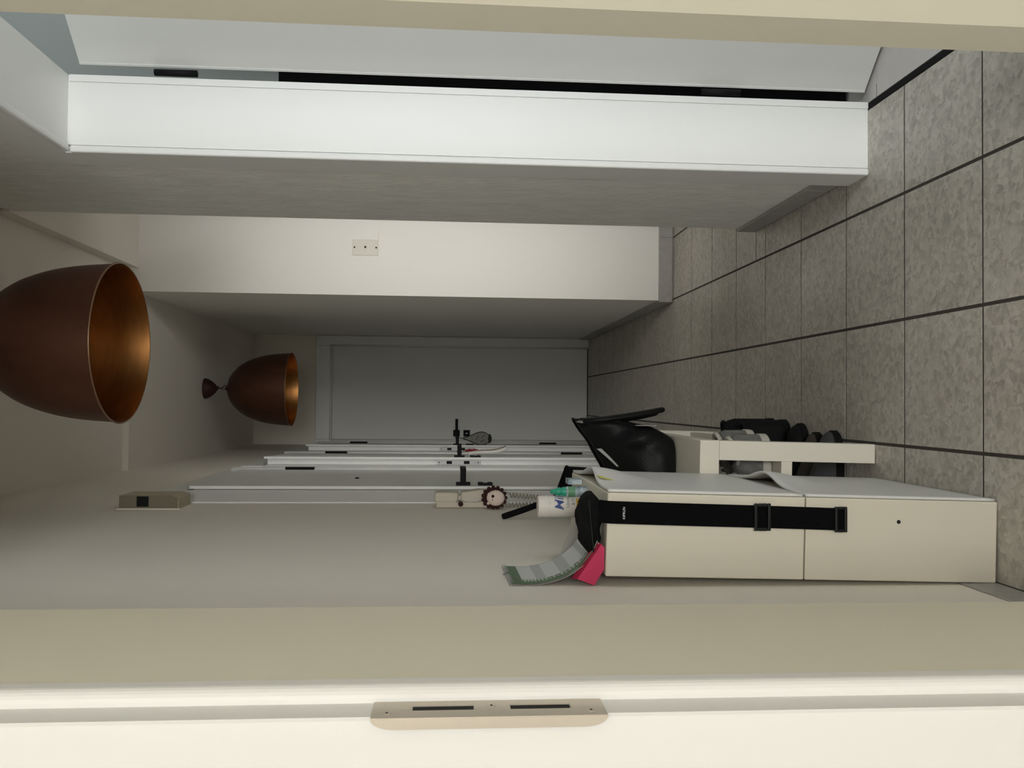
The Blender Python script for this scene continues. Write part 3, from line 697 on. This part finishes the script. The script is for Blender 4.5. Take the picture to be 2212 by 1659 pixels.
# corners of the cover facing the viewer: top, wall-side tip, cabinet-side
q = [Vector((-0.3410, 1.663, 0.8490)), Vector((-0.3535, 1.663, 0.8155)), Vector((-0.3225, 1.663, 0.7968)), Vector((-0.2800, 1.663, 0.7962)), Vector((-0.2735, 1.663, 0.8020))]
th = Vector((0.002, 0.012, 0.006))
n_ = len(q); mb = MB(); mb.add(q+[p+th for p in q], [tuple(range(n_))[::-1], tuple(range(n_, 2*n_))]+[(i, (i+1) % n_, n_+(i+1) % n_, n_+i) for i in range(n_)])
mb.build('cover', 'magenta', nb)
mb = MB(); a_, b_ = q[0], q[4]; ex_ = Vector((-0.003, 0.0, 0.004))
mb.add([a_+ex_*0.1, b_+ex_*0.1, b_+ex_+th, a_+ex_+th], [(0, 1, 2, 3)]); mb.build('spine', 'magenta_dark', nb, thick=0.0008)

# curled calendar: profile (x, z), printed bands along its length
cal = empty('calendar', 'green and white spiral calendar curling against the wall on the cabinet', 'calendar')
cp_ = [(-0.3490, 0.976), (-0.3500, 0.950), (-0.3490, 0.925), (-0.3440, 0.897), (-0.3330, 0.868), (-0.3150, 0.842), (-0.3010, 0.829), (-0.2860, 0.818), (-0.2680, 0.809)]
def cpr(t):
    x = t*(len(cp_)-1); i = min(int(x), len(cp_)-2); f = x-i
    a = cp_[max(i-1, 0)]; b = cp_[i]; c = cp_[i+1]; d = cp_[min(i+2, len(cp_)-1)]
    return tuple(0.5*(2*b[q]+(c[q]-a[q])*f+(2*a[q]-5*b[q]+4*c[q]-d[q])*f*f+(3*b[q]-a[q]-3*c[q]+d[q])*f**3) for q in (0, 1))
YC0, YC1 = 1.668, 1.842
def calf(u, v):
    x, z = cpr(u); return (x+0.0, YC0+(YC1-YC0)*v, z+0.004*v*(1-u))
def calm(u, v):
    if u < 0.115: return 2
    if v < 0.10: return 2 if u < 0.9 else 3
    if v < 0.20: return 3 if (int(u*90) % 3) else 0
    for a, b in ((0.25, 0.34), (0.47, 0.555), (0.71, 0.79), (0.92, 0.97)):
        if a < u < b: return 1
    return 0
mb = MB(); mb.grid(calf, 90, 40, calm); mb.build('pages', ['paper', 'paper_grey', 'paper_green', 'paper_lgreen'], cal, smooth=True, thick=0.0012)
mb = MB(); mb.grid(lambda u, v: (calf(u, v)[0]-0.0035, calf(u, v)[1]+0.001, calf(u, v)[2]-0.003*u), 40, 4); mb.build('backing', 'greycard', cal, smooth=True, thick=0.001)
for k in range(18):
    v = 0.03+0.94*k/17
    if 0.42 < v < 0.56: continue
    p = Vector(calf(0.0, v)); rg = [p+Vector((0.0045*math.cos(a)-0.001, 0, 0.0045*math.sin(a)+0.001)) for a in [2*math.pi*j/10 for j in range(10)]]
    MB().tube(rg, 0.0007, 5, closed=True).build('wire_ring', 'steel', cal, smooth=True)
hk = [Vector(calf(0, 0.49))+Vector((0, 0.012*math.cos(a), 0.010*math.sin(a))) for a in [math.pi*j/10 for j in range(11)]]
MB().tube(hk, 0.001, 6).build('hanger', 'steel', cal, smooth=True)
for (u, v, wd_) in ((0.36, 0.13, 0.05), (0.42, 0.13, 0.06), (0.50, 0.13, 0.05), (0.58, 0.15, 0.06), (0.66, 0.15, 0.05), (0.75, 0.15, 0.06), (0.83, 0.15, 0.05)):
    m2 = MB(); m2.grid(lambda a, b: (lambda p: (p[0]+0.0012, p[1], p[2]+0.0004))(calf(u+0.035*a, v+wd_*b)), 6, 2); m2.build('print', 'greyprint', cal)

# grey rounded card standing behind the calendar
tag(MB().prism([(-0.258, 0.7945), (-0.258, 0.812), (-0.272, 0.820), (-0.300, 0.834), (-0.322, 0.8435), (-0.334, 0.847), (-0.342, 0.846), (-0.346, 0.840), (-0.346, 0.832), (-0.318, 0.7945)], 1.915, 1.918, 'y').build('card', 'greycard'), 'grey rounded card leaning behind the curled calendar', 'card')
# white can with blue lettering
XC_, YC_, RC, HC = -0.2350, 1.955, 0.0245, 0.1055
can = empty('can', 'matt white cylindrical can with blue script lettering on the cabinet', 'can', loc=(XC_, YC_, ZT+0.0005))
MB().lathe([(0.0005, 0), (RC-0.001, 0), (RC, 0.001), (RC, HC-0.003), (RC-0.0012, HC-0.0008), (RC-0.004, HC), (0.0005, HC-0.0005)], (0, 0, 0), 40).build('body', 'ivorywhite', can, smooth=True)
MB().lathe([(RC+0.0002, HC-0.024), (RC+0.0002, HC-0.0243)], (0, 0, 0), 40).build('lid_seam', 'greycard', can)
def wrap(phi0, zc, r=RC+0.0004):
    def f(co):
        a = phi0+co.x/RC; return Vector((r*math.sin(a), -r*math.cos(a), zc+co.y))
    return f
text('script_lettering', 'Mil', 0.030, 'blue', can, None, 0, wrap(0.46, 0.057), 0.25, 0.00005)
text('lettering', 'Unce', 0.0115, 'greyprint', can, None, 0, wrap(0.50, 0.0385), 0, 0.0001)
text('lettering', '& Fr', 0.010, 'greyprint', can, None, 0, wrap(0.58, 0.0265), 0, 0.0001)
text('small_lettering', '3 10', 0.0045, 'greyprint', can, None, 0, wrap(0.35, 0.078))
text('side_lettering', 'lll i . ll ss', 0.006, 'greyprint', can, None, 0, lambda co: (lambda a, z: Vector(((RC+0.0004)*math.sin(a), -(RC+0.0004)*math.cos(a), z)))(-1.25+co.y/RC, 0.028-co.x))
mb = MB(); mb.grid(lambda u, v: ((RC+0.0005)*math.sin(-0.05+0.95*u), -(RC+0.0005)*math.cos(-0.05+0.95*u), 0.002+0.0175*v), 10, 2); mb.build('yellow_label', 'yellow', can)
# small dropper bottle with green cap
db = empty('dropper_bottle', 'small bottle with a pointed green cap beside the white can', 'bottle', loc=(-0.1975, 1.915, ZT+0.0005))
MB().lathe([(0.0005, 0), (0.0112, 0), (0.0117, 0.001), (0.0117, 0.044), (0.0100, 0.047)], (0, 0, 0), 28).build('body', 'bluewhite', db, smooth=True)
MB().lathe([(0.0119, 0.026), (0.0119, 0.042)], (0, 0, 0), 28).build('label_band', 'tealgreen', db, smooth=True)
MB().lathe([(0.0108, 0.046), (0.0108, 0.053), (0.0090, 0.0555), (0.0085, 0.057), (0.0098, 0.059), (0.0098, 0.064), (0.0085, 0.067), (0.0060, 0.070), (0.0052, 0.079), (0.0035, 0.081), (0.0003, 0.081)], (0, 0, 0), 24).build('cap', 'teal', db, smooth=True)
tag(bx('carton', 'bluewhite', (-0.1875, -0.1755, 1.975, 2.02, ZT+0.0008, ZT+0.033), None, bevel=0.0005), 'tiny blue-grey carton behind the green-capped bottle', 'box')
tag(MB().add([(-0.1555, 1.80, 0.782), (-0.1525, 1.825, 0.785), (-0.158, 1.835, 0.760), (-0.161, 1.80, 0.755)], [(0, 1, 2, 3)]).build('paper_note', 'note', None, thick=0.0006), 'yellow paper note poking out of the upper cabinet flap', 'note')

# ------------------------------------------------------------------ things on the left wall
it = empty('intercom_phone', 'ivory wall intercom handset with coiled cord', 'intercom', loc=(-0.342, 2.83, 0))
bx('wall_base', 'phone', (0.0, 0.020, -0.03, 0.055, 0.935, 1.140), it, bevel=0.003)
bx('earpiece', 'phone', (0.016, 0.050, -0.030, 0.030, 1.068, 1.146), it, bevel=0.006, seg=3)
mb = MB().prism([(0.018, 1.060), (0.050, 1.060), (0.058, 1.0), (0.056, 0.930), (0.018, 0.925)], -0.028, 0.028, 'y'); mb.build('mouthpiece', 'phone', it, bevel=0.004)
bx('grip', 'phone', (0.022, 0.040, -0.020, 0.020, 1.055, 1.075), it)
def coil(p0, p1, r, turns):
    p0, p1 = Vector(p0), Vector(p1); out = []
    n = turns*10
    for k in range(n+1):
        t = k/n; a = 2*math.pi*turns*t; out.append(p0.lerp(p1, t)+Vector((r*math.cos(a), r*math.sin(a), 0)))
    return out
MB().tube(coil((0.006, -0.01, 0.925), (0.010, -0.01, 0.775), 0.0075, 13), 0.0022, 6).build('coiled_cord', 'cord', it, smooth=True)
MB().tube([(0.040, -0.005, 0.930), (0.045, -0.005, 0.918), (0.048, -0.006, 0.908), (0.043, -0.008, 0.900)]+coil((0.040, -0.01, 0.900), (0.030, -0.01, 0.775), 0.0070, 11), 0.0022, 6).build('coiled_cord', 'cord', it, smooth=True)
zg = [(0.030-0.006+0.012*(k % 2), -0.0305, 1.040-0.010*k) for k in range(7)]
MB().tube(zg, 0.0018, 6).build('printed_zigzag', 'whitefab', it)
# plush hedgehog key ring
hg = empty('hedgehog_keyring', 'small plush hedgehog key ring with brown knobbly spines hanging on the intercom', 'key ring', loc=(-0.306, 2.775, 0.953))
MB().ell((0, 0.010, 0), (0.033, 0.020, 0.036), 20, 12).build('body', 'brown', hg, smooth=True)
for k in range(15):
    a = 2*math.pi*k/15+0.1
    MB().ell((0.033*math.cos(a), 0.002, 0.036*math.sin(a)), (0.0066, 0.0066, 0.0066), 8, 6).build('spine', 'brown', hg, smooth=True)
MB().ell((0.0, -0.010, -0.004), (0.0255, 0.016, 0.029), 18, 12).build('face', 'pinkface', hg, smooth=True)
for x, z in ((0.012, 0.018), (-0.017, 0.020)): MB().ell((x, -0.012, z), (0.005, 0.004, 0.005), 8, 6).build('ear', 'pinkface', hg, smooth=True)
MB().ell((0.007, -0.024, 0.006), (0.0052, 0.004, 0.0050), 10, 8).build('nose', 'brown', hg, smooth=True)
MB().ell((-0.004, -0.0235, 0.007), (0.0022, 0.002, 0.0022), 8, 6).build('eye', 'dark', hg, smooth=True)
MB().tube([(-0.004, 0.0, 0.034), (-0.012, 0.004, 0.060), (-0.014, 0.012, 0.098)], 0.0012, 6).build('cord', 'whitefab', hg, smooth=True)
MB().ell((-0.021, 0.006, 0.108), (0.0082, 0.0082, 0.0082), 12, 8).build('bead', 'brown', hg, smooth=True)
MB().tube([(-0.0135+0.006*math.cos(a), 0.010, 0.112+0.010*math.sin(a)) for a in [2*math.pi*k/14 for k in range(14)]], 0.0013, 6, closed=True).build('ring', 'steel', hg, smooth=True)
# old door chime high on the wall
ch = empty('door_chime', 'yellowed plastic door chime box high on the left wall', 'door chime', loc=(-0.343, 2.775, 0))
mb = MB().prism([(0.0, 2.128), (0.043, 2.128), (0.043, 1.968), (0.036, 1.946), (0.0, 1.946)], 0.0, 0.128, 'y'); mb.build('case', 'beige', ch, bevel=0.004)
MB().prism([(0.003, 2.126), (0.0425, 2.126), (0.0425, 1.968), (0.0355, 1.948), (0.003, 1.948)], -0.0015, 0.001, 'y').build('near_face_sheet', 'chimeside', ch)  # thin sheet over the near face, darker brown than the case
bx('sound_slot', 'black', (0.008, 0.040, -0.0026, -0.0012, 2.036, 2.072), ch)
bx('back_plate', 'plast_w', (-0.0012, 0.003, -0.006, 0.134, 1.940, 2.134), ch)
# blank cable plate on the niche wall
bp_ = empty('wall_plate', 'ivory blanking plate with two screws and a small socket on the niche wall', 'wall plate', loc=(0.746, YN1, 1.5146))
bx('plate', 'plate', (-0.039, 0.039, -0.007, -0.0005, -0.0615, 0.0615), bp_, bevel=0.002)
for z in (-0.052, 0.052): MB().ell((0, -0.0072, z), (0.0045, 0.0012, 0.0045), 10, 6).build('screw', 'rust', bp_, smooth=True)
bx('socket', 'plate', (-0.009, 0.009, -0.010, -0.007, -0.009, 0.009), bp_); bx('socket_hole', 'dark', (-0.004, 0.006, -0.0105, -0.0099, -0.004, 0.004), bp_)
MB().tube([(0.037, -0.002, -0.064), (0.050, -0.002, -0.061), (0.066, -0.002, -0.062), (0.088, -0.002, -0.063)], 0.0016, 6).build('painted_cable', 'paint', bp_)
# hangers on the far door handles
hx = -0.228; 
dh = empty('door_hanger', 'white and tan fabric hanger with a red bow on the middle left door handle', 'hanger', loc=(-0.252, 4.345, 0))
MB().tube([(0.006, 0, 1.064), (0.014, 0, 1.04), (0.004, 0, 1.02), (-0.004, 0, 1.04), (0.006, 0, 1.064)], 0.0016, 6).build('loop', 'tan', dh)
mb = MB(); mb.grid(lambda u, v: (-0.006+0.030*u**2.2+0.004*math.sin(6*u), -0.016+0.034*v, 1.005-0.195*u), 16, 3); mb.build('white_side', 'whitefab', dh, thick=0.016, smooth=True)
mb = MB(); mb.grid(lambda u, v: (0.0035+0.030*u**2.0+0.004*math.sin(6*u), -0.013+0.028*v, 1.005-0.192*u), 16, 3); mb.build('tan_side', 'tan', dh, thick=0.006, smooth=True)
for k in range(5): MB().ell((0.010+0.003*(k % 2), -0.012+0.004*k, 1.012-0.013*k), (0.007, 0.012, 0.0085), 10, 7).build('red_bow', 'red', dh, smooth=True)
mbag = empty('mesh_bag', 'drop-shaped grey mesh bag with dark edging on the farthest left door handle', 'mesh bag', loc=(-0.232, 5.56, 0))
def drop(t): return (0.004+0.036*math.sin(math.pi*t**1.6)**0.9)
pr2 = []
ol = [(-drop(k/16), 1.005-0.175*k/16) for k in range(17)]+[(drop(1-k/16), 1.005-0.175*(1-k/16)) for k in range(17)]
MB().prism(ol, -0.012, 0.012, 'y').build('mesh_body', 'mesh', mbag, bevel=0.004)
MB().tube([(x*1.02, 0, z) for x, z in ol], 0.0048, 6, closed=True).build('edging', 'darkgreen', mbag, smooth=True)
MB().ell((0, 0, 0.842), (0.030, 0.016, 0.016), 12, 8).build('base_patch', 'darkgreen', mbag, smooth=True)
for (x0, z0, x1, z1) in ((-0.01, 0.93, 0.02, 0.91), (0.0, 0.89, 0.024, 0.875), (-0.02, 0.90, -0.005, 0.87)):
    MB().tube([(x0, -0.0125, z0), (x1, -0.0125, z1)], 0.0016, 5).build('stitching', 'darkgreen', mbag)
MB().tube([(0, 0, 1.0), (0.003, 0, 1.03), (0.004, 0, 1.062)], 0.003, 6).build('cord', 'darkgreen', mbag, smooth=True)

# ------------------------------------------------------------------ pieces of parts go one level deeper
def sub(prefix, part, names):
    for e in [o for o in C.objects if o.parent is None and o.name.split('.')[0] == prefix]:
        host = next((c for c in e.children if c.name.split('.')[0] == part), None)
        if not host: continue
        for c in list(e.children):
            if c.name.split('.')[0] in names and c is not host: c.parent = host
for pre in ('sneaker', 'ankle_boot', 'low_shoe'): sub(pre, 'upper', ('collar', 'opening', 'lace'))
sub('can', 'body', ('script_lettering', 'lettering', 'small_lettering', 'side_lettering', 'yellow_label', 'lid_seam'))
sub('pendant_lamp', 'shade', ('rim', 'shade_lining', 'top_cap'))
sub('calendar', 'pages', ('print', 'wire_ring', 'hanger'))
sub('hedgehog_keyring', 'face', ('nose', 'eye', 'ear')); sub('hedgehog_keyring', 'body', ('spine',))
sub('running_belt', 'strap', ('lettering', 'slider', 'buckle')); sub('running_belt', 'pouch', ('zip',))
sub('dropper_bottle', 'body', ('label_band',)); sub('handbag', 'body', ('top_seam', 'inner_label'))
sub('mesh_bag', 'mesh_body', ('stitching', 'base_patch', 'edging')); sub('wall_plate', 'plate', ('screw', 'socket'))
sub('door_chime', 'case', ('near_face_sheet', 'sound_slot')); sub('intercom_phone', 'mouthpiece', ('printed_zigzag',))
